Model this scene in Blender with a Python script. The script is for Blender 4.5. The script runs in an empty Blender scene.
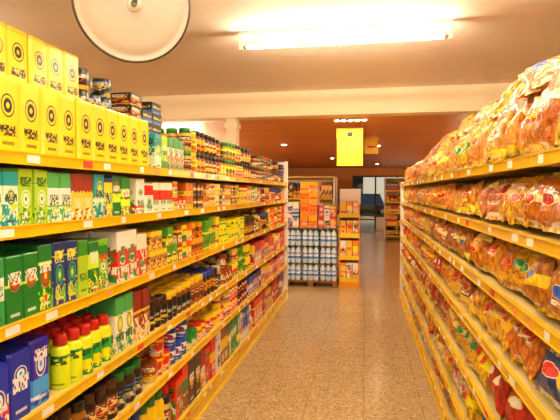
import bpy, math, random
import numpy as np
from mathutils import Matrix, Vector
random.seed(7); rng=random
sc=bpy.context.scene
sc.view_settings.view_transform='Standard'

def hx(s,a=None):
    c=[int(s[i:i+2],16)/255 for i in (0,2,4)]
    c=[x/12.92 if x<=.04045 else ((x+.055)/1.055)**2.4 for x in c]
    return tuple(c)
# ---------------------------------------------------------------- materials
class NT:
    def __init__(s,name):
        s.m=bpy.data.materials.new(name); s.m.use_nodes=True; s.t=s.m.node_tree
        s.b=s.t.nodes['Principled BSDF']
    def n(s,ty,**k):
        x=s.t.nodes.new(ty)
        for a,b in k.items(): setattr(x,a,b)
        return x
    def l(s,a,b): s.t.links.new(a,b)
    def put(s,sock,v):
        if isinstance(v,bpy.types.NodeSocket): s.l(v,sock)
        else: sock.default_value=v
    def M(s,op,a,b=0.0,c=0.0):
        x=s.n('ShaderNodeMath',operation=op)
        s.put(x.inputs[0],a); s.put(x.inputs[1],b); s.put(x.inputs[2],c)
        return x.outputs[0]
    def mix(s,f,a,b,mode='MIX'):
        x=s.n('ShaderNodeMix',data_type='RGBA',blend_type=mode)
        s.put(x.inputs[0],f)
        s.put(x.inputs[6],a if isinstance(a,bpy.types.NodeSocket) else (*a[:3],1))
        s.put(x.inputs[7],b if isinstance(b,bpy.types.NodeSocket) else (*b[:3],1))
        return x.outputs[2]
def mat(name,col,rough=.5,metal=0,var=.08,scale=6,bump=0,spec=.5):
    k=NT(name); c=hx(col)
    tc=k.n('ShaderNodeTexCoord'); no=k.n('ShaderNodeTexNoise'); no.inputs['Scale'].default_value=scale
    no.inputs['Detail'].default_value=4
    k.l(tc.outputs['Object'],no.inputs['Vector'])
    k.l(k.mix(no.outputs[0],tuple(x*(1-var) for x in c),tuple(min(1,x*(1+var)) for x in c)),k.b.inputs['Base Color'])
    k.b.inputs['Roughness'].default_value=rough; k.b.inputs['Metallic'].default_value=metal
    return k.m
def emat(name,col,st):
    k=NT(name); k.b.inputs['Base Color'].default_value=(1,1,1,1)
    k.b.inputs['Emission Color'].default_value=(*hx(col),1); k.b.inputs['Emission Strength'].default_value=st
    return k.m
def label_mat(name,bag=False,rough=.32):
    k=NT(name)
    uv=k.n('ShaderNodeUVMap',uv_map='uv'); sp=k.n('ShaderNodeSeparateXYZ'); k.l(uv.outputs[0],sp.inputs[0])
    u,v=sp.outputs[0],sp.outputs[1]
    A=[k.n('ShaderNodeAttribute',attribute_name=x) for x in ('c1','c2','c3','c4')]
    P=k.n('ShaderNodeAttribute',attribute_name='par'); pp=k.n('ShaderNodeSeparateXYZ'); k.l(P.outputs['Vector'],pp.inputs[0])
    er,tcn,th=pp.outputs
    base=A[0].outputs['Color']
    seed=A[3].outputs['Alpha']
    tc=k.n('ShaderNodeTexCoord')
    inb=k.M('GREATER_THAN',u,-1.)
    if bag:
        vo=k.n('ShaderNodeTexVoronoi'); vo.inputs['Scale'].default_value=75
        mp=k.n('ShaderNodeMapping'); mp.inputs['Scale'].default_value=(1,1,.45); mp.inputs['Rotation'].default_value=(.5,.3,.2)
        k.l(tc.outputs['Object'],mp.inputs[0]); k.l(mp.outputs[0],vo.inputs['Vector'])
        r=k.n('ShaderNodeValToRGB'); k.l(vo.outputs['Distance'],r.inputs[0])
        r.color_ramp.elements[0].position=.2; r.color_ramp.elements[0].color=(1.0,1.0,1.0,1)
        r.color_ramp.elements[1].position=.8; r.color_ramp.elements[1].color=(.42,.24,.1,1)
        base=k.mix(1.0,base,r.outputs[0],'MULTIPLY')
        no=k.n('ShaderNodeTexNoise'); no.inputs['Scale'].default_value=38; no.inputs['Detail'].default_value=3; no.inputs['Distortion'].default_value=1.5
        k.l(tc.outputs['Object'],no.inputs['Vector'])
        hgt=k.M('ADD',k.M('MULTIPLY',vo.outputs['Distance'],-.4),k.M('MULTIPLY',no.outputs[0],1.6))
        bp=k.n('ShaderNodeBump'); bp.inputs['Strength'].default_value=.85; bp.inputs['Distance'].default_value=.009
        k.l(hgt,bp.inputs['Height']); k.l(bp.outputs[0],k.b.inputs['Normal'])
    else:
        c3=k.n('ShaderNodeCombineXYZ'); k.l(k.M('MULTIPLY',u,3.2),c3.inputs[0]); k.l(k.M('MULTIPLY',v,4.5),c3.inputs[1]); k.l(seed,c3.inputs[2])
        nz=k.n('ShaderNodeTexNoise'); nz.inputs['Scale'].default_value=1.; nz.inputs['Detail'].default_value=2.5; nz.inputs['Distortion'].default_value=.8
        k.l(c3.outputs[0],nz.inputs['Vector'])
        fr=k.M('FRACT',seed)
        on=k.M('MULTIPLY',inb,k.M('MULTIPLY',k.M('LESS_THAN',fr,.72),k.M('LESS_THAN',v,k.M('ADD',.3,k.M('MULTIPLY',fr,.6)))))
        base=k.mix(k.M('MULTIPLY',on,k.M('GREATER_THAN',nz.outputs[0],.5)),base,A[1].outputs['Color'])
        base=k.mix(k.M('MULTIPLY',on,k.M('GREATER_THAN',nz.outputs[0],.58)),base,A[2].outputs['Color'])
    col=base
    band=k.M('MULTIPLY',inb,k.M('LESS_THAN',k.M('ABSOLUTE',k.M('SUBTRACT',v,A[0].outputs['Alpha'])),A[1].outputs['Alpha']))
    col=k.mix(band,col,A[1].outputs['Color'])
    ex=k.M('DIVIDE',k.M('SUBTRACT',u,.5),.27 if bag else .34); ey=k.M('DIVIDE',k.M('SUBTRACT',v,A[2].outputs['Alpha']),er)
    e=k.M('SQRT',k.M('ADD',k.M('MULTIPLY',ex,ex),k.M('MULTIPLY',ey,ey)))
    col=k.mix(k.M('LESS_THAN',e,1.),col,A[2].outputs['Color'])
    ring=k.M('MULTIPLY',k.M('LESS_THAN',e,.95 if bag else .86),k.M('GREATER_THAN',e,.84 if bag else .62))
    col=k.mix(ring,col,A[1].outputs['Color'] if bag else A[0].outputs['Color'])
    if not bag: col=k.mix(k.M('LESS_THAN',e,.25),col,A[1].outputs['Color'])
    cx=k.M('FLOOR',k.M('MULTIPLY',u,13.)); q=k.M('DIVIDE',k.M('SUBTRACT',v,tcn),th); cy=k.M('FLOOR',k.M('MULTIPLY',q,2.4))
    cb=k.n('ShaderNodeCombineXYZ'); k.l(cx,cb.inputs[0]); k.l(cy,cb.inputs[1]); k.l(seed,cb.inputs[2])
    wn=k.n('ShaderNodeTexWhiteNoise'); k.l(cb.outputs[0],wn.inputs['Vector'])
    tm=k.M('MULTIPLY',k.M('LESS_THAN',k.M('ABSOLUTE',q),1.),k.M('LESS_THAN',k.M('ABSOLUTE',k.M('SUBTRACT',u,.5)),.22 if bag else .42))
    tm=k.M('MULTIPLY',tm,k.M('GREATER_THAN',wn.outputs['Value'],.35))
    col=k.mix(tm,col,A[3].outputs['Color'])
    sm=k.M('MULTIPLY',k.M('LESS_THAN',k.M('ABSOLUTE',k.M('SUBTRACT',v,.09)),.025),k.M('LESS_THAN',k.M('ABSOLUTE',k.M('SUBTRACT',u,.5)),.3))
    col=k.mix(k.M('MULTIPLY',sm,.7),col,A[3].outputs['Color'])
    k.l(col,k.b.inputs['Base Color'])
    k.b.inputs['Roughness'].default_value=rough
    if bag: k.b.inputs['Coat Weight'].default_value=.55; k.b.inputs['Coat Roughness'].default_value=.1
    return k.m
M_LAB=label_mat('printed_packaging'); M_BAG=label_mat('clear_film_pasta',True,.4)

# ---------------------------------------------------------------- prototypes
class Proto:
    def __init__(s): s.v=[];s.f=[];s.uv=[];s.sl=[];s.sm=[]
    def face(s,idx,uv=None,slot=0,sm=False):
        s.f.append(idx); s.uv.append(uv or [(-5,-5)]*len(idx)); s.sl.append(slot if uv or slot else 2); s.sm.append(sm)
    def done(s):
        s.V=np.array(s.v,float); s.I=np.array([i for f in s.f for i in f]); s.N=np.array([len(f) for f in s.f])
        s.U=np.array([x for u in s.uv for x in u],float); s.S=np.repeat(np.array(s.sl),s.N); s.SM=np.array(s.sm); return s
def box_proto(ch=.03):
    p=Proto(); a=.5; b=.5-ch
    ring=[(-b,-a),(b,-a),(a,-b),(a,b),(b,a),(-b,a),(-a,b),(-a,-b)]
    for z,s in ((0,.96),(ch*.6,1),(1-ch*.6,1),(1,.96)):
        for x,y in ring: p.v.append((x*s,y*s,z))
    for k in range(3):
        for i in range(8):
            j=(i+1)%8; q=[k*8+i,k*8+j,k*8+8+j,k*8+8+i]
            if k==1:
                if i%2==0: p.face(q,[(0,0),(1,0),(1,1),(0,1)])
                else: p.face(q,[(-.02,0),(-.01,0),(-.01,1),(-.02,1)])
            else:
                vv=0 if k==0 else 1
                p.face(q,[(.0,vv)]*4)
    p.face(list(range(24,32)),None,2); p.face(list(range(7,-1,-1)),None,2)
    return p.done()
def lathe_proto(prof,n=14,lab=(0,1),caps=()):
    p=Proto(); m=len(prof)
    for r,z,sl in prof:
        for i in range(n):
            a=2*math.pi*i/n-math.pi; p.v.append((r*math.sin(a),-r*math.cos(a),z))
    for k in range(m-1):
        sl=prof[k][2]
        for i in range(n):
            j=(i+1)%n; q=[k*n+i,k*n+j,k*n+n+j,k*n+n+i]
            if sl==0:
                u0=((i/n)*2)%1 ; u1=u0+2/n
                z0=(prof[k][1]-lab[0])/(lab[1]-lab[0]); z1=(prof[k+1][1]-lab[0])/(lab[1]-lab[0])
                p.face(q,[(u0,z0),(u1,z0),(u1,z1),(u0,z1)],0,True)
            else: p.face(q,None,sl,True)
    p.face([ (m-1)*n+i for i in range(n)],None,prof[-1][2] or 1)
    return p.done()
BOX=box_proto()
PACK=box_proto(.07)
CAN=lathe_proto([(.47,0,2),(.5,.03,0),(.5,.95,2),(.485,.97,2),(.485,1,2),(.44,.985,2)],14,(.03,.95))
JAR=lathe_proto([(.44,0,3),(.5,.05,3),(.5,.14,0),(.5,.62,3),(.48,.7,3),(.4,.77,1),(.43,.78,1),(.43,.98,1),(.4,1,1)],14,(.12,.64))
SPRAY=lathe_proto([(.48,0,0),(.5,.03,0),(.5,.7,2),(.4,.76,2),(.3,.78,1),(.36,.79,1),(.36,.95,1),(.3,1,1)],14,(.03,.7))
BOT=lathe_proto([(.44,0,3),(.5,.04,3),(.5,.25,0),(.5,.6,3),(.46,.63,3),(.5,.66,3),(.45,.74,3),(.2,.88,3),(.17,.91,1),(.21,.915,1),(.21,.99,1),(.16,1,1)],12,(.25,.6))
def bag_proto(seed,nx=12,nz=16,crimp=.06):
    r=random.Random(seed); p=Proto()
    ph=[r.uniform(0,6.3) for _ in range(10)]
    def P(i,j,s):
        u=i/nx; v=j/nz
        t=(max(0,math.sin(math.pi*u))**.5)*(max(0,math.sin(math.pi*min(1,max(0,(v-crimp)/(1-2*crimp)))))**.45)*.5
        t*=1+.15*math.sin(7*u+ph[0])*math.sin(9*v+ph[1])+.08*math.sin(17*v+ph[2]+5*u)+.07*math.sin(23*u+ph[7]+6*v+ph[8]*s)
        w=1-.1*math.sin(math.pi*v)**2+.025*math.sin(11*v+ph[3])
        w2=(u-.5)*w
        yy=s*t+.07*math.sin(9*u+ph[4])*(1 if v<crimp*1.2 or v>1-crimp*1.2 else 0)
        return (w2+.02*math.sin(6*v+ph[5]),yy,v+.012*math.sin(6*u+ph[6]))
    for s in (-1,1):
        for j in range(nz+1):
            for i in range(nx+1): p.v.append(P(i,j,s))
    o=(nx+1)*(nz+1)
    for j in range(nz):
        for i in range(nx):
            a=j*(nx+1)+i; q=[a,a+1,a+nx+2,a+nx+1]
            uu=[(i/nx,j/nz),((i+1)/nx,j/nz),((i+1)/nx,(j+1)/nz),(i/nx,(j+1)/nz)]
            sl=3 if (j==0 or j==nz-1) else 0
            p.face(q,uu,sl,True)
            p.face([x+o for x in reversed(q)],[uu[3],uu[2],uu[1],uu[0]],sl,True)
    return p.done()
BAGS=[bag_proto(s) for s in range(7)]
class Batch:
    def __init__(s,name,m=None): s.name=name;s.m=m or M_LAB;s.V=[];s.I=[];s.N=[];s.U=[];s.C=[[],[],[],[]];s.P=[];s.SM=[];s.o=0
    def add(s,p,M,st):
        V=p.V@np.array(M.to_3x3()).T+np.array(M.translation)
        s.V.append(V); s.I.append(p.I+s.o); s.o+=len(V); s.N.append(p.N); s.SM.append(p.SM)
        U=p.U.copy(); ns=p.S!=0; U[ns]=(-5,-5); s.U.append(U)
        n=len(p.I)
        for k in range(4):
            a=np.tile(np.array(st['c'][k],float),(n,1))
            if k==0:
                a[p.S==1,:3]=st.get('cap',(.02,.02,.02)); a[p.S==3,:3]=st.get('glass',(.05,.02,.01))
            s.C[k].append(a)
        s.P.append(np.tile(np.array(st['par'],float),(n,1)))
    def build(s):
        if not s.V: return
        V=np.concatenate(s.V);I=np.concatenate(s.I);N=np.concatenate(s.N)
        me=bpy.data.meshes.new(s.name); me.vertices.add(len(V)); me.vertices.foreach_set('co',V.astype(np.float32).ravel())
        me.loops.add(len(I)); me.loops.foreach_set('vertex_index',I.astype(np.int32))
        me.polygons.add(len(N)); me.polygons.foreach_set('loop_start',np.concatenate([[0],np.cumsum(N)[:-1]]).astype(np.int32))
        me.polygons.foreach_set('use_smooth',np.concatenate(s.SM).astype(bool))
        me.update(calc_edges=True)
        uv=me.uv_layers.new(name='uv'); uv.data.foreach_set('uv',np.concatenate(s.U).astype(np.float32).ravel())
        for k in range(4):
            a=me.attributes.new('c%d'%(k+1),'FLOAT_COLOR','CORNER'); a.data.foreach_set('color',np.concatenate(s.C[k]).astype(np.float32).ravel())
        a=me.attributes.new('par','FLOAT_VECTOR','CORNER'); a.data.foreach_set('vector',np.concatenate(s.P).astype(np.float32).ravel())
        me.materials.append(s.m)
        ob=bpy.data.objects.new(s.name,me); sc.collection.objects.link(ob); return ob
def sty(c,bc=None,bh=None,ec=None,er=None,tc=None,th=None,cap='202020',glass='3a1a08',seed=None):
    f=rng.uniform
    bc=f(.1,.9) if bc is None else bc; bh=f(.0,.18) if bh is None else bh
    ec=f(.35,.7) if ec is None else ec; er=(f(.1,.22) if rng.random()<.45 else .001) if er is None else er
    tc=f(.2,.8) if tc is None else tc; th=f(.06,.13) if th is None else th
    h=[hx(x) for x in c]
    return dict(c=[(*h[0],bc),(*h[1],bh),(*h[2],ec),(*h[3],f(0,50) if seed is None else seed)],par=(er,tc,th),cap=hx(cap),glass=hx(glass))
# ---------------------------------------------------------------- simple mesh builder
class MB:
    def __init__(s): s.v=[];s.f=[];s.m=[];s.mats=[];s.sm=[]
    def mi(s,m):
        if m not in s.mats: s.mats.append(m)
        return s.mats.index(m)
    def box(s,x0,x1,y0,y1,z0,z1,m,rot=None):
        o=len(s.v); pts=[(x,y,z) for z in (z0,z1) for x,y in ((x0,y0),(x1,y0),(x1,y1),(x0,y1))]
        s.v+=pts
        for f in ((3,2,1,0),(4,5,6,7),(0,1,5,4),(1,2,6,5),(2,3,7,6),(3,0,4,7)):
            s.f.append([o+i for i in f]); s.m.append(s.mi(m)); s.sm.append(False)
    def tube(s,p0,p1,r0,r1,m,n=12,caps=True):
        p0=Vector(p0);p1=Vector(p1); d=(p1-p0).normalized(); a=d.orthogonal().normalized(); b=d.cross(a); o=len(s.v)
        for p,r in ((p0,r0),(p1,r1)):
            for i in range(n):
                t=2*math.pi*i/n; s.v.append(tuple(p+a*math.cos(t)*r+b*math.sin(t)*r))
        for i in range(n):
            j=(i+1)%n; s.f.append([o+i,o+j,o+n+j,o+n+i]); s.m.append(s.mi(m)); s.sm.append(True)
        if caps:
            s.f.append([o+i for i in range(n-1,-1,-1)]); s.m.append(s.mi(m)); s.sm.append(False)
            s.f.append([o+n+i for i in range(n)]); s.m.append(s.mi(m)); s.sm.append(False)
    def lathe(s,prof,mt,n=48,M=Matrix()):
        o=len(s.v)
        for r,z,_ in prof:
            for i in range(n):
                t=2*math.pi*i/n; s.v.append(tuple(M@Vector((r*math.cos(t),r*math.sin(t),z))))
        for k in range(len(prof)-1):
            for i in range(n):
                j=(i+1)%n; s.f.append([o+k*n+i,o+k*n+j,o+k*n+n+j,o+k*n+n+i]); s.m.append(s.mi(mt[prof[k][2]])); s.sm.append(True)
    def extr(s,prof,y0,y1,m):
        o=len(s.v); n=len(prof)
        for y in (y0,y1):
            for x,z in prof: s.v.append((x,y,z))
        for i in range(n):
            j=(i+1)%n; s.f.append([o+i,o+j,o+n+j,o+n+i]); s.m.append(s.mi(m)); s.sm.append(False)
        s.f.append([o+i for i in range(n-1,-1,-1)]);s.m.append(s.mi(m));s.sm.append(False)
        s.f.append([o+n+i for i in range(n)]);s.m.append(s.mi(m));s.sm.append(False)
    def build(s,name,bevel=0,parent=None):
        me=bpy.data.meshes.new(name); me.from_pydata(s.v,[],s.f)
        for m in s.mats: me.materials.append(m)
        me.polygons.foreach_set('material_index',s.m); me.polygons.foreach_set('use_smooth',s.sm); me.update()
        ob=bpy.data.objects.new(name,me); sc.collection.objects.link(ob)
        if parent: ob.parent=parent
        return ob
# ---------------------------------------------------------------- room
m_ceil=mat('painted_ceiling','fbeee6',.8,var=.03,scale=2)
m_wall=mat('painted_wall','f0e0c0',.8,var=.05,scale=2)
m_beam=mat('painted_beam','f4e0c0',.7,var=.04,scale=3)
m_white=mat('white_enamel','f2efe8',.35,var=.02)
m_cream=mat('cream_metal','dcc47c',.45,var=.05)
m_strip=mat('yellow_price_rail','ecbc14',.2,var=.15,scale=9)
m_kick=mat('yellow_kick','f4cc3c',.3,var=.12,scale=5)
m_dark=mat('dark_trim','2a2420',.5)
m_grey=mat('grey_metal','8a8884',.35,metal=.6)
def terrazzo():
    k=NT('terrazzo_floor'); tc=k.n('ShaderNodeTexCoord')
    v=k.n('ShaderNodeTexVoronoi'); v.inputs['Scale'].default_value=85; k.l(tc.outputs['Object'],v.inputs['Vector'])
    r=k.n('ShaderNodeValToRGB'); e=r.color_ramp.elements
    sp=k.n('ShaderNodeSeparateColor'); k.l(v.outputs['Color'],sp.inputs[0]); k.l(sp.outputs[0],r.inputs[0])
    r.color_ramp.interpolation='CONSTANT'
    e[0].position=0; e[0].color=(*hx('7c6244'),1); e[1].position=.14; e[1].color=(*hx('b89c70'),1)
    for p,c in ((.5,'c4a87c'),(.78,'a48a60'),(.88,'dccca8')):
        x=e.new(p); x.color=(*hx(c),1)
    n=k.n('ShaderNodeTexNoise'); n.inputs['Scale'].default_value=1.3; k.l(tc.outputs['Object'],n.inputs['Vector'])
    c=k.mix(.4,r.outputs[0],k.mix(n.outputs[0],hx('a48a60'),hx('c8ac80')))
    b=k.n('ShaderNodeTexBrick'); b.offset=0; b.inputs['Scale'].default_value=1; b.inputs['Brick Width'].default_value=.4; b.inputs['Row Height'].default_value=.4
    b.inputs['Mortar Size'].default_value=.003; b.inputs['Color1'].default_value=(1,1,1,1); b.inputs['Color2'].default_value=(.95,.94,.92,1); b.inputs['Mortar'].default_value=(.7,.6,.52,1)
    k.l(tc.outputs['Object'],b.inputs['Vector'])
    k.l(k.mix(1.,c,b.outputs[0],'MULTIPLY'),k.b.inputs['Base Color']); k.b.inputs['Roughness'].default_value=.2
    return k.m
def wood(name,a,b,rough=.4):
    k=NT(name); tc=k.n('ShaderNodeTexCoord'); br=k.n('ShaderNodeTexBrick'); br.offset=.5
    br.inputs['Scale'].default_value=1; br.inputs['Brick Width'].default_value=2.4; br.inputs['Row Height'].default_value=.16; br.inputs['Mortar Size'].default_value=.006
    br.inputs['Color1'].default_value=(*hx(a),1); br.inputs['Color2'].default_value=(*hx(b),1); br.inputs['Mortar'].default_value=(.08,.03,.01,1)
    k.l(tc.outputs['Object'],br.inputs['Vector'])
    n=k.n('ShaderNodeTexNoise'); n.inputs['Scale'].default_value=3; mp=k.n('ShaderNodeMapping'); mp.inputs['Scale'].default_value=(1,14,14)
    k.l(tc.outputs['Object'],mp.inputs[0]); k.l(mp.outputs[0],n.inputs['Vector'])
    k.l(k.mix(.5,br.outputs[0],k.mix(n.outputs[0],hx(a),hx(b))),k.b.inputs['Base Color']); k.b.inputs['Roughness'].default_value=rough
    return k.m
m_wood=wood('varnished_boards','e89844','c87830',.4)
XL,XR,YB,YF,ZC,ZW=-5.5,4.2,-4.,19.5,2.72,2.46
b=MB(); b.box(XL,XR,YB,26,-.1,0,terrazzo()); b.build('floor')
b=MB(); b.box(XL,XR,YB,5.8,ZC,ZC+.1,m_ceil); b.build('ceiling')
b=MB(); b.box(XL,XR,6.0,YF,ZW,ZW+.1,m_wood); b.build('ceiling_wood')
b=MB(); b.box(XL,XR,5.8,6.0,2.42,ZC+.1,m_beam); b.box(XL,XR,5.785,5.8,2.42,2.45,m_beam); b.build('trim_beam')
m_wallfar=mat('far_wall_paint','c07c40',.7)
b=MB(); b.box(XL-.1,XL,YB,5.9,0,ZC+.1,m_wall); b.box(XL-.1,XL,5.9,YF,0,ZC+.1,m_wallfar); b.build('wall_left')
b=MB(); b.box(XR,XR+.1,YB,5.9,0,ZC+.1,m_wall); b.box(XR,XR+.1,5.9,YF,0,ZC+.1,m_wallfar); b.build('wall_right')
b=MB(); b.box(XL,XR,YB-.1,YB,0,ZC+.1,m_wall); b.build('wall_back')
b=MB(); b.box(XL,-.5,YF,YF+.15,0,ZC,m_wallfar); b.box(2.1,XR,YF,YF+.15,0,ZC,m_wallfar); b.box(-.5,2.1,YF,YF+.15,2.15,ZC,m_wallfar); b.build('wall_front')
b=MB()
for x in (-.5,.38,1.24,2.04): b.box(x,x+.06,YF+.02,YF+.1,0,2.15,m_dark)
b.box(-.5,2.1,YF+.02,YF+.1,2.09,2.15,m_dark); b.box(.44,2.04,YF+.02,YF+.1,.0,.5,m_white)
b.box(.38,2.1,YF+.02,YF+.1,.5,.55,m_dark); b.build('window_1')
b=MB(); b.box(-1.72,-1.59,5.83,5.99,0,2.42,m_beam); b.box(-1.74,-1.57,5.81,5.995,2.3,2.36,m_beam); b.box(-1.74,-1.57,5.81,5.995,0,.12,m_beam); b.build('support_column')
# ---------------------------------------------------------------- gondola racks
tagm=[mat('tag_white','f4f0e4',.5),mat('tag_red','d23a20',.5),mat('tag_orange','f0a030',.5)]
def rack(name,xf,sg,y0,y1,hs,depth,ztop,ye_panel=True):
    b=MB()
    def bx(a,c,*r):
        x0,x1=xf+sg*a,xf+sg*c; b.box(min(x0,x1),max(x0,x1),*r)
    bx(.015,.035,y0,y1,0,hs[0]-.02,m_kick)
    bx(.0,.012,y0,y1,.0,.03,m_kick)
    bx(depth,depth+.03,y0,y1,0,ztop,m_cream)
    for h in hs:
        bx(.012,depth,y0,y1,h-.02,h,m_cream)
        bx(.0,.012,y0,y1,h-.034,h+.006,m_strip)
        bx(-.004,.0,y0,y1,h-.034,h-.029,m_strip); bx(-.004,.0,y0,y1,h+.001,h+.006,m_strip)
        y=y0+rng.random()*.2
        while y<y1-.1:
            w=rng.choice((.035,.05,.06)); bx(-.002,.0,y,y+w,h-.027,h-.001,rng.choice([tagm[0]]*4+tagm[1:]))
            y+=w+rng.uniform(.08,.4)
    n=round((y1-y0)/.95); st=(y1-y0-.03)/n
    for i in range(n+1):
        yy=y0+i*st
        bx(depth-.02,depth+.0,yy,yy+.03,0,ztop,m_white)
        for h in hs[1:]:
            bx(.03,depth-.02,yy+.01,yy+.02,h-.032,h-.02,m_cream)
    bx(-.004,.045,y1,y1+.04,0,ztop,m_white); bx(depth-.03,depth+.03,y1,y1+.03,0,ztop,m_white)
    for z in hs+[ztop-.02]: bx(.045,depth-.03,y1,y1+.03,z-.03,z+.01,m_white)
    bx(.045,depth-.03,y1+.01,y1+.02,0,ztop-.05,m_cream)
    return b.build(name)
HL=[.15,.5,.77,1.09,1.39,1.62]; XLf=-1.06; DL=.42
rack('gondola_shelving',XLf,-1,.5,6.55,HL,DL,1.92)
HR=[.12,.34,.6,.87,1.115,1.36,1.61]; XRf=.5; DR=.42
rack('gondola_shelving',XRf,1,.7,6.95,HR,DR,1.64)
# ---------------------------------------------------------------- left products
Y_,K_,W_,R_='f8d400','15140e','f4f0e4','e01810'
P={
'yellow':[(Y_,Y_,K_,K_)],
'tea':[('34a428','f8e020','f4f0dc','104a18'),('78b81c','1f7a2c','f4f0d0','d81a14'),('109498','d8ecd0','f0dc10','0a3040'),('30904c','e8f0d8','e02018','0c5420'),
       ('a8cc28','3a8a20',W_,'1a5a1a'),('1c70c0','f0f0e0','f02818',W_),('107028','d0f030','d8281c',W_),('48a858',W_,'f8d810','104a18'),('8a2418','f0cc30',W_,'f0e0b0'),('182c70','f8d810','48b858','f8e840'),('28a060','e8e0f0','e8a020',W_),('208838','f8e020','f0c010','f8f020')],
'striped':[(W_,R_,'1c8a34','1c7a34'),('f0e8d0','d81c18',R_,'207a30'),('c81810','f4f0e0','1e9038',W_)],
'spice':[('e8a810','8a2a10',R_,'4a1a08'),('c86c10','f8d820','e8e0c8','401808'),('8a3a10','f8c818',W_,'f0e0b0'),('f8d820','1f7a30',R_,K_),('e84810','f8e020',W_,W_),('4c9c20','f8d830',W_,K_),('b81c10','f0c820','f0e8d0','f4e8b0'),(W_,'2050b8',R_,'2850a0'),('f8e020','d81810','f8f0d0','1c3c90'),('3a1a0c','e8b020','c82010','f0e0a0')],
'red':[('dc1c10','f8d018',W_,W_),('c01410',W_,'f8d020','f0e0b0'),('ec3010','20802c','f0e8d0',K_),('a0120c','f0b818',W_,W_),('f04814','f8e8a0','a01010',W_),('f8d020','d81810',W_,'20308c'),('1c3c9c','e8e8f0',R_,W_),('301008','d82810','f0c030',W_),('f0b818','a02010',W_,'401808')],
'dark':[('14181c','2868ac','d8b028','d8c890'),('1c1410','a81c14','f0c850',W_),('14401c','d8c030',W_,'e8e0c0'),('101418','e0b828','d01c14','e8e0c0'),('6a2a10','f0c860','c81c10','f0e0b0'),('c89010','401808',R_,K_)],
'blue':[('1c2ca0','20b8e8',W_,W_),('2030b0','f02830',W_,W_),('3020a0','40a0f0','e8e8f8',W_),('101c58','f8e820',W_,'f0e020'),('d01810','f8e820','2030a0',W_)],
'limey':[('f8e810','20a038','2c9838','0c5018'),('e0f018','1c9038',W_,'104a20'),('fce818','e02818','2c9838','104a20')],
'mix':[('dc2010','f8d018',W_,W_),('f8d010','d01c14',W_,K_),('188838','f8e850',W_,W_),('2048b8','f0f0f0',R_,W_),('8a3a10','f8c818',W_,'f0e0b0'),('f88810',W_,R_,'401808'),('2a1a10','e0c060','a81c10','f0e0b0'),(W_,'e02818','2060a0','2a2a2a')],
}
CAPS=['c81810','181818','f0c818','181410','1c7a2c','1c3cb0','e8e0d0','3a1c10']
def fill(bt,side,z,y0,y1,proto,size,pal,rows=2,stack=1,xoff=.02,run=(1,3),st=None,vary=.12,jit=.04,gap=.003,gone=0.0,cap=None):
    w0,d0,h0=size; y=y0
    while y<y1:
        s=st or sty(rng.choice(P[pal]),cap=cap or rng.choice(CAPS),glass=rng.choice(['3a1a08','7a3a10','a8681c','2a100a','d8a028']))
        v=0 if st else vary
        w=w0*rng.uniform(1-v,1+v); h=h0*rng.uniform(1-v,1+v*.5); d=d0
        if y+w>y1+.01: break
        for _ in range(rng.randint(*run)):
            if y+w>y1+.01: break
            for r in range(rows):
                for k in range(stack):
                    if k==stack-1 and rng.random()<gone: continue
                    x=(d/2+xoff+r*(d+.006)+rng.uniform(0,.008))
                    X=XLf-x if side<0 else XRf+x
                    a=math.radians(90 if side<0 else -90)+rng.uniform(-jit,jit)
                    bt.add(proto,Matrix.Translation((X,y+w/2,z+.001+k*(h+.001)))@Matrix.Rotation(a,4,'Z')@Matrix.Diagonal((w*.97,d,h,1)),s)
            y+=w+gap
def G(name,side,z,*segs):
    bt=Batch(name)
    for s in segs: fill(bt,side,z,*s[:5],**s[5])
    return bt.build()
mate=sty((Y_,Y_,K_,K_),bc=.95,bh=.0,ec=.63,er=.17,tc=.27,th=.08,seed=3.9)
mate2=sty((Y_,'d8b800',K_,K_),bc=.98,bh=.02,ec=.63,er=.17,tc=.27,th=.08,seed=7.85)
D=lambda **k:k
b1=Batch('yerba_packages')
fill(b1,-1,1.62,.55,2.35,PACK,(.1,.15,.235),'yellow',st=mate,rows=2)
fill(b1,-1,1.858,.55,1.95,PACK,(.1,.15,.215),'yellow',st=mate2,rows=1,xoff=.14)
b1.build()
G('tea_cartons',-1,1.62,(2.37,2.85,BOX,(.08,.13,.185),'tea',D(rows=2,vary=.04)))
G('black_tea_cartons',-1,1.83,(2.38,2.85,BOX,(.13,.12,.065),'dark',D(rows=1,stack=3,xoff=.16,gone=.4,vary=.0)))
G('dark_tins',-1,1.861,(1.98,2.3,CAN,(.1,.1,.1),'dark',D(rows=1,stack=2,gone=.5,xoff=.19,vary=.02)))
G('coffee_jars',-1,1.62,(2.87,4.6,JAR,(.085,.085,.14),'spice',D(rows=4,stack=2,gone=.3,vary=.05)),(4.6,6.5,JAR,(.085,.085,.13),'dark',D(rows=3,stack=2,gone=.4,vary=.05)))
G('herbal_tea_cartons',-1,1.39,(.55,2.15,BOX,(.07,.13,.18),'tea',D(run=(1,2),vary=.06)),(2.16,2.6,BOX,(.085,.13,.17),'striped',D()))
G('spice_cartons',-1,1.39,(2.62,4.1,BOX,(.06,.11,.085),'spice',D(rows=3,stack=2,gone=.2,vary=.05)),(4.12,5.0,BOX,(.08,.12,.16),'mix',D()))
G('condiment_jars',-1,1.39,(5.02,6.5,JAR,(.08,.08,.15),'red',D(rows=3)))
G('green_tea_cartons',-1,1.09,(.55,1.95,BOX,(.072,.13,.225),'tea',D(run=(1,2),vary=.08)),(1.96,2.28,BOX,(.1,.13,.22),'striped',D(run=(1,2))))
G('soup_cartons',-1,1.09,(2.31,3.5,BOX,(.07,.12,.11),'spice',D(rows=2,stack=2,vary=.1,gone=.3)),(3.52,4.3,BOX,(.07,.12,.09),'limey',D(rows=2,stack=2,vary=.05,gone=.3)))
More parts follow.
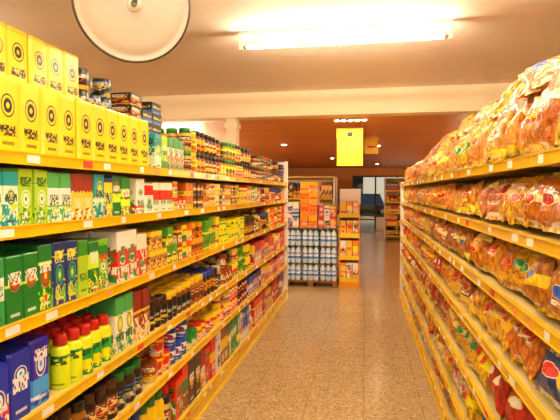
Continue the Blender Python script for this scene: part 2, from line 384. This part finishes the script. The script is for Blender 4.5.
G('sauce_jars',-1,1.09,(4.32,5.4,JAR,(.085,.085,.17),'dark',D(rows=3)),(5.42,6.5,CAN,(.08,.08,.11),'red',D(rows=3,stack=2,gone=.3,vary=.03)))
G('detergent_packs',-1,.77,(.55,1.55,PACK,(.09,.14,.22),'blue',D(run=(1,2))))
G('spray_bottles',-1,.77,(1.57,1.93,SPRAY,(.07,.07,.2),'limey',D(rows=3,vary=.02,run=(2,3),cap='d02018')))
G('green_packs',-1,.77,(1.95,2.28,BOX,(.08,.13,.25),'tea',D(run=(1,2),vary=.06)))
G('preserve_jars',-1,.77,(2.31,3.6,JAR,(.08,.08,.17),'dark',D(rows=3,run=(1,3))),(3.62,4.58,CAN,(.085,.085,.12),'spice',D(rows=3,stack=2,gone=.5,vary=.03)))
G('red_cartons',-1,.77,(4.62,6.5,BOX,(.08,.13,.21),'red',D()))
G('salt_packs',-1,.5,(.55,1.4,PACK,(.12,.14,.2),'blue',D(run=(1,3))))
G('canned_goods',-1,.5,(1.42,2.28,JAR,(.08,.08,.18),'dark',D(rows=3,vary=.05)),(2.31,3.2,CAN,(.085,.085,.105),'mix',D(rows=3,stack=2,gone=.4,vary=.03,run=(1,3))),(3.22,4.38,CAN,(.08,.08,.105),'red',D(rows=3,stack=2,gone=.3,vary=.03)))
G('biscuit_cartons',-1,.5,(4.42,6.5,BOX,(.09,.13,.19),'red',D()))
G('cleaning_bottles',-1,.15,(.55,2.58,SPRAY,(.085,.085,.27),'mix',D(rows=3,vary=.04,run=(2,3))),(2.62,3.38,BOX,(.1,.15,.27),'red',D(run=(1,2))))
G('bulk_cartons',-1,.15,(3.42,4.58,BOX,(.1,.15,.28),'mix',D(run=(1,2))),(4.62,6.5,PACK,(.11,.15,.27),'red',D(run=(1,3))))
# ---------------------------------------------------------------- pasta bags (right)
BP={
'gold':[('f8ac10','ffe010','e01810',W_),('f09c10','f8e880','e01810','f8e820'),('fcc018','f8d010','d81810',W_),('f8b010','ffd010','d02010','f8f0d0')],
'orange':[('e8840c','f8dc10','d81810',W_),('d8780c','f8e8a0','c81810',W_),('f4940c','f8b810','d01410','f8e820')],
'brown':[('c0721c','f0b010','c01810','f8e8a8'),('d08420','f8d010','1c58c0',W_),('b06818','f8cc20','c81810',W_)],
'blue':[('1450b8','2888e8','f8d820',W_),('1c40a0','f0f0f0','e01c10',W_)],
'white':[('f8f0d8','f4f0e4','2060b0','d02018'),('f4e8c0','f8f8f0','e02018','204080')],
'yellow':[('ffd808','fff010','e02018','1c6a2c'),('ffcc08','f8f0b0','1c8a34','b01810')],
'red':[('d82810','f8d820','f8f0e0',W_),('f0a818','d01810','f8e820',W_)],
}
def bags(bt,z,y0,y1,pal,rows=((.022,0),(.12,.0),(.23,0)),size=(.165,.1,.23),step=.1,lean=(8,45),roll=5,run=(1,4),yaw=.35,z0=.024,gap=None):
    for xo,zo in rows:
        y=y0
        while y<y1:
            p=rng.choice(pal) if isinstance(pal,(list,tuple)) else pal
            s=sty(rng.choice(BP[p]),bc=rng.choice([.86,.9,.14,.5]),bh=rng.choice([.07,.11,.0]),ec=rng.uniform(.45,.65),er=rng.choice([.12,.15,.09,.12]),tc=rng.choice([.3,.5,.6,.78]),th=.035)
            s['glass']=s['c'][1][:3]
            for _ in range(rng.randint(*run)):
                if y>y1: break
                w,t,h=[q*rng.uniform(.92,1.03) for q in size]
                ln=math.radians(rng.uniform(*lean))
                if gap:
                    if xo>.2: ln=min(ln,.3)
                    elif xo>.1: ln=min(ln,.6)
                    h=min(h,(gap-.034-z0-.008-t*.45*math.sin(ln))/math.cos(ln))
                M=Matrix.Translation((XRf+xo+t*.12+rng.uniform(-.0,.02),y,z+zo+z0))@Matrix.Rotation(math.radians(-90)+rng.uniform(-yaw,yaw),4,'Z')@Matrix.Rotation(-ln,4,'X')@Matrix.Rotation(math.radians(rng.uniform(-roll,roll)),4,'Y')@Matrix.Diagonal((w,t,h,1))
                bt.add(rng.choice(BAGS),M,s); y+=step*rng.uniform(.8,1.15)
def BG(name,z,segs,gap=None):
    bt=Batch(name,M_BAG)
    for a in segs:
        k=dict(a[3]) if len(a)>3 else {}
        if gap: k['gap']=gap
        bags(bt,z,*a[:3],**k)
    return bt.build()
BG('pasta_bags',1.61,[(.82,6.85,['gold','orange','gold','yellow'],D(rows=((.05,0),(.15,0),(.24,0)),lean=(4,22),roll=7,size=(.165,.08,.2))),
   (.82,5.6,['gold','orange','yellow','red','brown'],D(rows=((.08,.15),(.17,.18)),lean=(20,75),roll=30,yaw=.5,size=(.165,.08,.2))),
   (1.7,4.2,['orange','gold','brown'],D(rows=((.13,.25),),lean=(30,80),roll=40,yaw=.7,size=(.165,.08,.2))),
   (.82,1.6,['gold','yellow'],D(rows=((.1,.24),(.18,.26)),lean=(30,80),roll=35,yaw=.6,size=(.17,.08,.2)))])
BG('pasta_bags',1.36,[(.82,3.2,['gold','gold','orange'],D(size=(.175,.1,.23))),(3.25,6.82,['gold','orange','yellow'])],.25)
BG('noodle_bags',1.115,[(.82,4.,['orange','gold','brown','yellow']),(4.1,6.82,['gold','orange','yellow','red'])],.245)
BG('noodle_bags',.87,[(.82,1.15,['orange']),(1.2,1.62,['blue']),(1.7,2.6,['brown','orange','gold','blue']),(2.7,6.82,['orange','gold','brown','yellow','red'])],.245)
BG('snack_bags',.6,[(.82,1.15,['brown']),(1.2,1.75,['blue','red','orange']),(1.8,4.,['brown','blue','yellow','orange','gold','red']),(4.1,6.82,['yellow','orange','red'])],.27)
BG('rice_bags',.34,[(.82,2.2,['blue','yellow','orange']),(2.3,3.4,['white','yellow']),(3.5,6.82,['yellow','orange','white','red'])],.26)
BG('flour_bags',.12,[(.82,6.82,['yellow','white','brown'])],.22)
# ---------------------------------------------------------------- fluorescent fixture, plus added unseen fill lamps
m_tube=emat('fluorescent_glow','ffeac4',145); m_fill_tube=emat('pendant_fill_glow','ffdca8',330)  # second glow is for the added fill pendants only
def fixture(x,y,z=2.61,L=1.5,zc=ZC,drop=0):
    e=bpy.data.objects.new('fluorescent_or_fill_lamp',None); sc.collection.objects.link(e)
    b=MB(); h=L/2; zt=zc; zc=zc-drop
    pr=[(-.03,zc),(-.03,zc-.03),(-.015,zc-.045),(.015,zc-.045),(.03,zc-.03),(.03,zc)]
    for xx in (x-h-.03,x+h+.03):
        for py,pz in pr: b.v.append((xx,y+py,pz))
    n=len(pr)
    for i in range(n):
        b.f.append([i,(i+1)%n,n+(i+1)%n,n+i]); b.m.append(b.mi(m_white)); b.sm.append(False)
    b.f.append(list(range(n))); b.f.append(list(range(n,2*n))); b.m+=[0,0]; b.sm+=[False,False]
    for sx in (-1,1):
        xa=x+sx*(h+.0); b.box(min(xa,xa+sx*.03),max(xa,xa+sx*.03),y-.022,y+.022,z-.025,zc-.03,m_white)
        b.tube((xa,y,z),(xa-sx*.03,y,z),.015,.015,m_grey)
        if drop: b.tube((x+sx*.5,y,zc),(x+sx*.5,y,zt),.005,.005,m_grey,8)
    b.build('housing',parent=e)
    b=MB(); b.tube((x-h+.03,y,z),(x+h-.03,y,z),.016,.016,m_fill_tube if drop else m_tube,14); b.build('tube',parent=e)
fixture(-.175,3.62); fixture(.12,2.15); fixture(-.2,.4); fixture(-.2,-1.8); fixture(-3.4,2.5); fixture(2.6,2.0)  # all but the first are added out of view to brighten aisle and ceiling
for x,y in ((-3.6,8.2),(3.0,8.6),(-4.4,13),(3.2,14.5)): fixture(x,y,z=2.1,zc=ZW,drop=.26)  # added pendants, kept hidden, as uplight for the wood ceiling and far zone
m_bulb=emat('warm_bulb','ffe0b0',150); m_spot=emat('spot_filament','ffe4b8',700)
def downlight(x,y,r=.05,z=ZW,n='recessed_downlight',m=None):
    b=MB(); M=Matrix.Translation((x,y,z))
    b.lathe([(r*1.3,0,0),(r*1.3,-.02,0),(r,-.025,0),(r*.95,-.012,0)],[m_white],24,M)
    b.lathe([(r*.95,-.012,0),(r*.7,-.022,0),(r*.4,-.028,0),(.001,-.03,0)],[m or m_bulb],12,M)
    b.build(n)
for i in range(5): downlight(-.37+i*.088,6.4,.034,n='spot_bulb',m=m_spot)
for x,y in ((.25,10.),(-1.6,9.5),(-.9,13.5),(.4,16.5)): downlight(x,y,.055)
# ---------------------------------------------------------------- convex mirror, seen from its back
R=.235
C=Vector((-.945,1.87,2.275)); toC=(Vector((0,0,1.5))-C).normalized()
q=(toC+Vector((.08,0,.0))).to_track_quat('Z','Y').to_matrix().to_4x4(); M=Matrix.Translation(C)@q
m_dish=mat('mirror_backing','d8cec6',.4,var=.04); m_rub=mat('rubber_rim','4a4038',.5)
e=bpy.data.objects.new('convex_safety_mirror',None); sc.collection.objects.link(e)
b=MB(); b.lathe([(.001,.03,0),(.04,.03,0),(.1,.026,0),(.16,.017,0),(.195,.008,0),(.2,.002,0),(.212,.0,0),(.222,.006,0),(.226,.01,1),(R,.006,1),(R+.002,-.004,1),(R-.004,-.014,1),(R-.012,-.016,0),(.15,-.05,0),(.08,-.07,0),(.001,-.078,0)],[m_dish,m_rub],64,M); b.build('dish',parent=e)
b=MB(); b.lathe([(.03,.028,0),(.03,.04,0),(.022,.046,0),(.012,.046,1),(.012,.06,1),(.001,.062,1)],[m_white,m_dark],24,M)
p=M@Vector((0,0,.06)); p2=M@Vector((0,.0,.1)); b.tube(p,p2,.01,.01,m_grey); b.tube(p2,(p2.x,p2.y,ZC-.01),.01,.01,m_grey); b.tube((p2.x,p2.y,ZC-.02),(p2.x,p2.y,ZC),.05,.05,m_grey,20)
b.build('bracket',parent=e)
# ---------------------------------------------------------------- hanging signs
m_sign=mat('yellow_sign_board','f4d010',.5,var=.04)
def sign(x,y,z0,z1,w,split=True):
    b=MB()
    if split:
        zm=z1-(z1-z0)*.3
        b.box(x-w/2,x+w/2,y,y+.03,zm+.01,z1,m_sign); b.box(x-w/2+.01,x+w/2,y-.01,y+.02,z0,zm,m_sign)
        b.box(x-.03,x+.04,y-.004,y,zm+.04,zm+.1,m_dark)
        for i in range(3): b.box(x-w*.35,x+w*(.3-.08*i),y-.013,y-.01,zm-.1-.08*i,zm-.075-.08*i,tagm[2])
    else:
        b.box(x-w/2,x+w/2,y,y+.02,z0,z1,m_sign); b.box(x-w*.3,x+w*.3,y-.003,y,z0+.1,z0+.13,tagm[1])
    for s in (-1,1): b.tube((x+s*w*.4,y+.01,z1-.01),(x+s*w*.4,y+.01,ZW),.003,.003,m_grey,6)
    b.build('hanging_sign')
sign(-.22,6.87,1.87,2.4,.37); sign(.1,8.1,2.13,2.4,.22,False)
# ---------------------------------------------------------------- endcap: water packs
m_pal=mat('pallet_wood','8a6238',.7,var=.2)
b=MB()
for i in range(7): b.box(-1.26,-.42,7.5+i*.1,7.58+i*.1,.08,.1,m_pal)
for x in (-1.26,-.88,-.5): b.box(x,x+.08,7.5,8.18,0,.08,m_pal)
b.build('wooden_pallet')
bt=Batch('water_bottle_packs',label_mat('water_bottle_plastic',False,.12))
ws=sty(('4c90e8','f0f4fa','f0f4fa','f8faff'),bc=.5,bh=.1,er=.001,tc=.7,th=.15,cap='3878e0',glass='d4e4f0')
for lay in range(3):
    for i in range(9):
        for j in range(6):
            x=-1.215+i*.087+(i//3)*.022; y=7.56+j*.09+(j//2)*.008
            bt.add(BOT,Matrix.Translation((x,y,.101+lay*.275))@Matrix.Rotation(rng.uniform(0,6),4,'Z')@Matrix.Diagonal((.085,.085,.272,1)),ws)
bt.build()
b=MB()
m_card=mat('cardboard','b08858',.8)
b.box(-1.26,-.42,7.51,8.1,.928,.936,m_card); b.build('cardboard_sheet')
bt=Batch('promotional_cartons')
for (x0,x1,n,z0,k,h,pal) in ((-1.02,-.74,2,.937,4,.18,[('f89808','f05810',W_,R_),('fcc018','f87010',W_,R_)]),(-.73,-.45,3,.937,2,.17,[('dc3018','f8d820',W_,W_),(W_,'d02018','2060a0',K_)]),(-1.24,-1.04,2,.937,2,.2,[('f4f0e4','2860b0','c02018','2860b0')])):
    w=(x1-x0)/n
    for kk in range(k):
        for i in range(n):
            s=sty(rng.choice(pal))
            for r in range(2): bt.add(BOX,Matrix.Translation((x0+w*(i+.5),7.68+r*.2,z0+.001+kk*(h+.001)))@Matrix.Rotation(rng.uniform(-.05,.05),4,'Z')@Matrix.Diagonal((w*.97,.18,h,1)),s)
bt.build()
m_or=mat('orange_card','f89808',.5)
b=MB(); x0,x1,y0,y1=-.4,-.08,7.6,8.0
b.box(x0,x1,y0,y1,0,.1,m_or); b.box(x0,x1,y1-.015,y1,.1,1.5,m_or)
for x in (x0,x1-.012): b.box(x,x+.012,y0,y1-.015,.1,1.3,m_or)
for z in (.1,.45,.8,1.12): b.box(x0+.012,x1-.012,y0,y1-.015,z,z+.01,m_or); b.box(x0+.012,x1-.012,y0-.006,y0,z-.02,z+.05,m_sign)
b.box(x0-.01,x1+.01,y1-.03,y1-.015,1.3,1.55,m_white); b.build('display_stand')
bt=Batch('display_stand_packages')
for z,h in ((.111,.27),(.461,.27),(.811,.24),(1.131,.22)):
    for i in range(3):
        s=sty(rng.choice([('fcc010','e06818',W_,R_),('f8d050','f8a010',R_,R_),('f08810','f8e820',W_,W_),('f8f0e0','e8b018',R_,K_)]))
        for r in range(2): bt.add(BOX,Matrix.Translation((x0+.062+i*.098,y0+.1+r*.17,z))@Matrix.Diagonal((.09,.15,h,1)),s)
bt.build()
# ---------------------------------------------------------------- far shelving
def far_rack(name,x0,x1,y,hs,ztop,pals,depth=.45,cols=('red','mix','spice')):
    b=MB()
    b.box(x0,x1,y+depth,y+depth+.03,0,ztop,m_cream)
    for x in (x0,x1-.03): b.box(x,x+.03,y,y+depth,0,ztop,m_white)
    b.box(x0,x1,y,y+depth,ztop,ztop+.04,m_cream)
    for h in hs: b.box(x0+.03,x1-.03,y,y+depth,h-.03,h,m_cream); b.box(x0+.03,x1-.03,y-.01,y,h-.04,h+.005,m_strip)
    b.build(name)
    bt=Batch(pals)
    for i,h in enumerate(hs):
        hh=(hs+[ztop])[i+1]-h-.06; x=x0+.05
        while x<x1-.18:
            s=sty(rng.choice(P[rng.choice(cols)]),cap=rng.choice(CAPS)); w=rng.uniform(.08,.13); H=hh*rng.uniform(.65,.95); pr=rng.choice((BOX,BOX,JAR,SPRAY))
            for _ in range(rng.randint(1,3)):
                if x+w>x1-.04: break
                bt.add(pr,Matrix.Translation((x+w/2,y+.12,h+.001))@Matrix.Diagonal((w*.96,.1,H,1)),s)
                bt.add(pr,Matrix.Translation((x+w/2,y+.26,h+.001))@Matrix.Diagonal((w*.96,.1,H,1)),s); x+=w
    bt.build()
far_rack('wall_shelving',-3.2,-.75,12,[.15,.55,.95,1.35],1.85,'assorted_groceries')
far_rack('wall_shelving',.6,1.5,15.2,[.15,.5,.85,1.2,1.55],1.9,'bread_packages',cols=('spice','yellow','red'))
far_rack('wall_shelving',-3.4,-1.0,17.5,[.15,.6,1.05,1.5],2.0,'bottled_drinks',cols=('dark','mix'))
far_rack('wall_shelving',1.9,4.1,11,[.15,.6,1.05,1.5],2.0,'household_goods',cols=('mix','blue','tea'))
b=MB(); b.box(-.95,-.45,14.2,15.6,0,.85,m_cream); b.box(-1.,-.4,14.15,15.65,.85,.9,m_dark); b.box(-.8,-.55,14.5,14.8,.9,1.0,m_dark); b.box(-.78,-.58,14.62,14.66,1.0,1.28,m_dark); b.build('checkout_counter')
# ---------------------------------------------------------------- car outside
m_carp=mat('car_paint','343c44',.2,metal=.2); m_gl=mat('car_glass','14181c',.08); m_ty=mat('tyre','101010',.8); m_chr=mat('chrome','c8c8c8',.15,metal=.9)
cb=MB(); cy=20.6; cx0=.1
pf=[(-.82,.3),(-.84,.75),(-.78,.95),(.78,.95),(.84,.75),(.82,.3)]
cb.extr([(x+cx0,z) for x,z in pf],cy,cy+4.,m_carp)
o=len(cb.v)
base=[(-.74,cy+.95,.95),(.74,cy+.95,.95),(.74,cy+3.4,.95),(-.74,cy+3.4,.95)]; topv=[(-.56,cy+1.6,1.42),(.56,cy+1.6,1.42),(.56,cy+2.9,1.42),(-.56,cy+2.9,1.42)]
cb.v+=[(x+cx0,y,z) for x,y,z in base+topv]
for f,m in (((0,1,5,4),m_gl),((1,2,6,5),m_gl),((2,3,7,6),m_gl),((3,0,4,7),m_gl),((4,5,6,7),m_carp)):
    cb.f.append([o+i for i in f]); cb.m.append(cb.mi(m)); cb.sm.append(False)
for x in (cx0-.86,cx0+.6):
    for y in (.75,3.2): cb.tube((x,cy+y,.3),(x+.26,cy+y,.3),.3,.3,m_ty,20); cb.tube((x-.005,cy+y,.3),(x+.265,cy+y,.3),.17,.17,m_chr,16)
for x in (-.65,.65): cb.tube((x+cx0,cy-.02,.68),(x+cx0,cy+.02,.68),.1,.1,m_chr,16)
cb.box(cx0-.5,cx0+.5,cy-.02,cy,.58,.75,m_gl); cb.box(cx0-.82,cx0+.82,cy-.06,cy,.36,.48,m_chr); cb.build('parked_car')
b=MB(); b.box(-8,10,25.7,25.9,0,4.5,mat('street_wall','f4e4c4',.8))
for x in (-4,-1.2,2.6,4.4): b.box(x,x+1.1,25.68,25.7,1.1,2.3,m_gl)
b.build('street_building')
# ---------------------------------------------------------------- world
w=bpy.data.worlds.new('sky'); sc.world=w; w.use_nodes=True; nt=w.node_tree; bg=nt.nodes['Background']
sk=nt.nodes.new('ShaderNodeTexSky'); sk.sky_type='HOSEK_WILKIE'; sk.turbidity=8
sk.sun_direction=(.3,-.4,.8); nt.links.new(sk.outputs[0],bg.inputs[0]); bg.inputs[1].default_value=5
# camera flash
fl=bpy.data.lights.new('camera_flash','POINT'); fl.energy=20; fl.shadow_soft_size=.08; fl.color=(1,.93,.8)
fo=bpy.data.objects.new('camera_flash',fl); fo.location=(.03,-.05,1.62); sc.collection.objects.link(fo)
# ---------------------------------------------------------------- camera
cd=bpy.data.cameras.new('camera'); cam=bpy.data.objects.new('camera',cd); sc.collection.objects.link(cam)
cd.sensor_width=36; cd.lens=480*36/560; cam.location=(0,0,1.5)
cam.rotation_euler=(math.radians(90-2.15),0,math.radians(10.04)); cd.clip_start=.05
sc.camera=cam
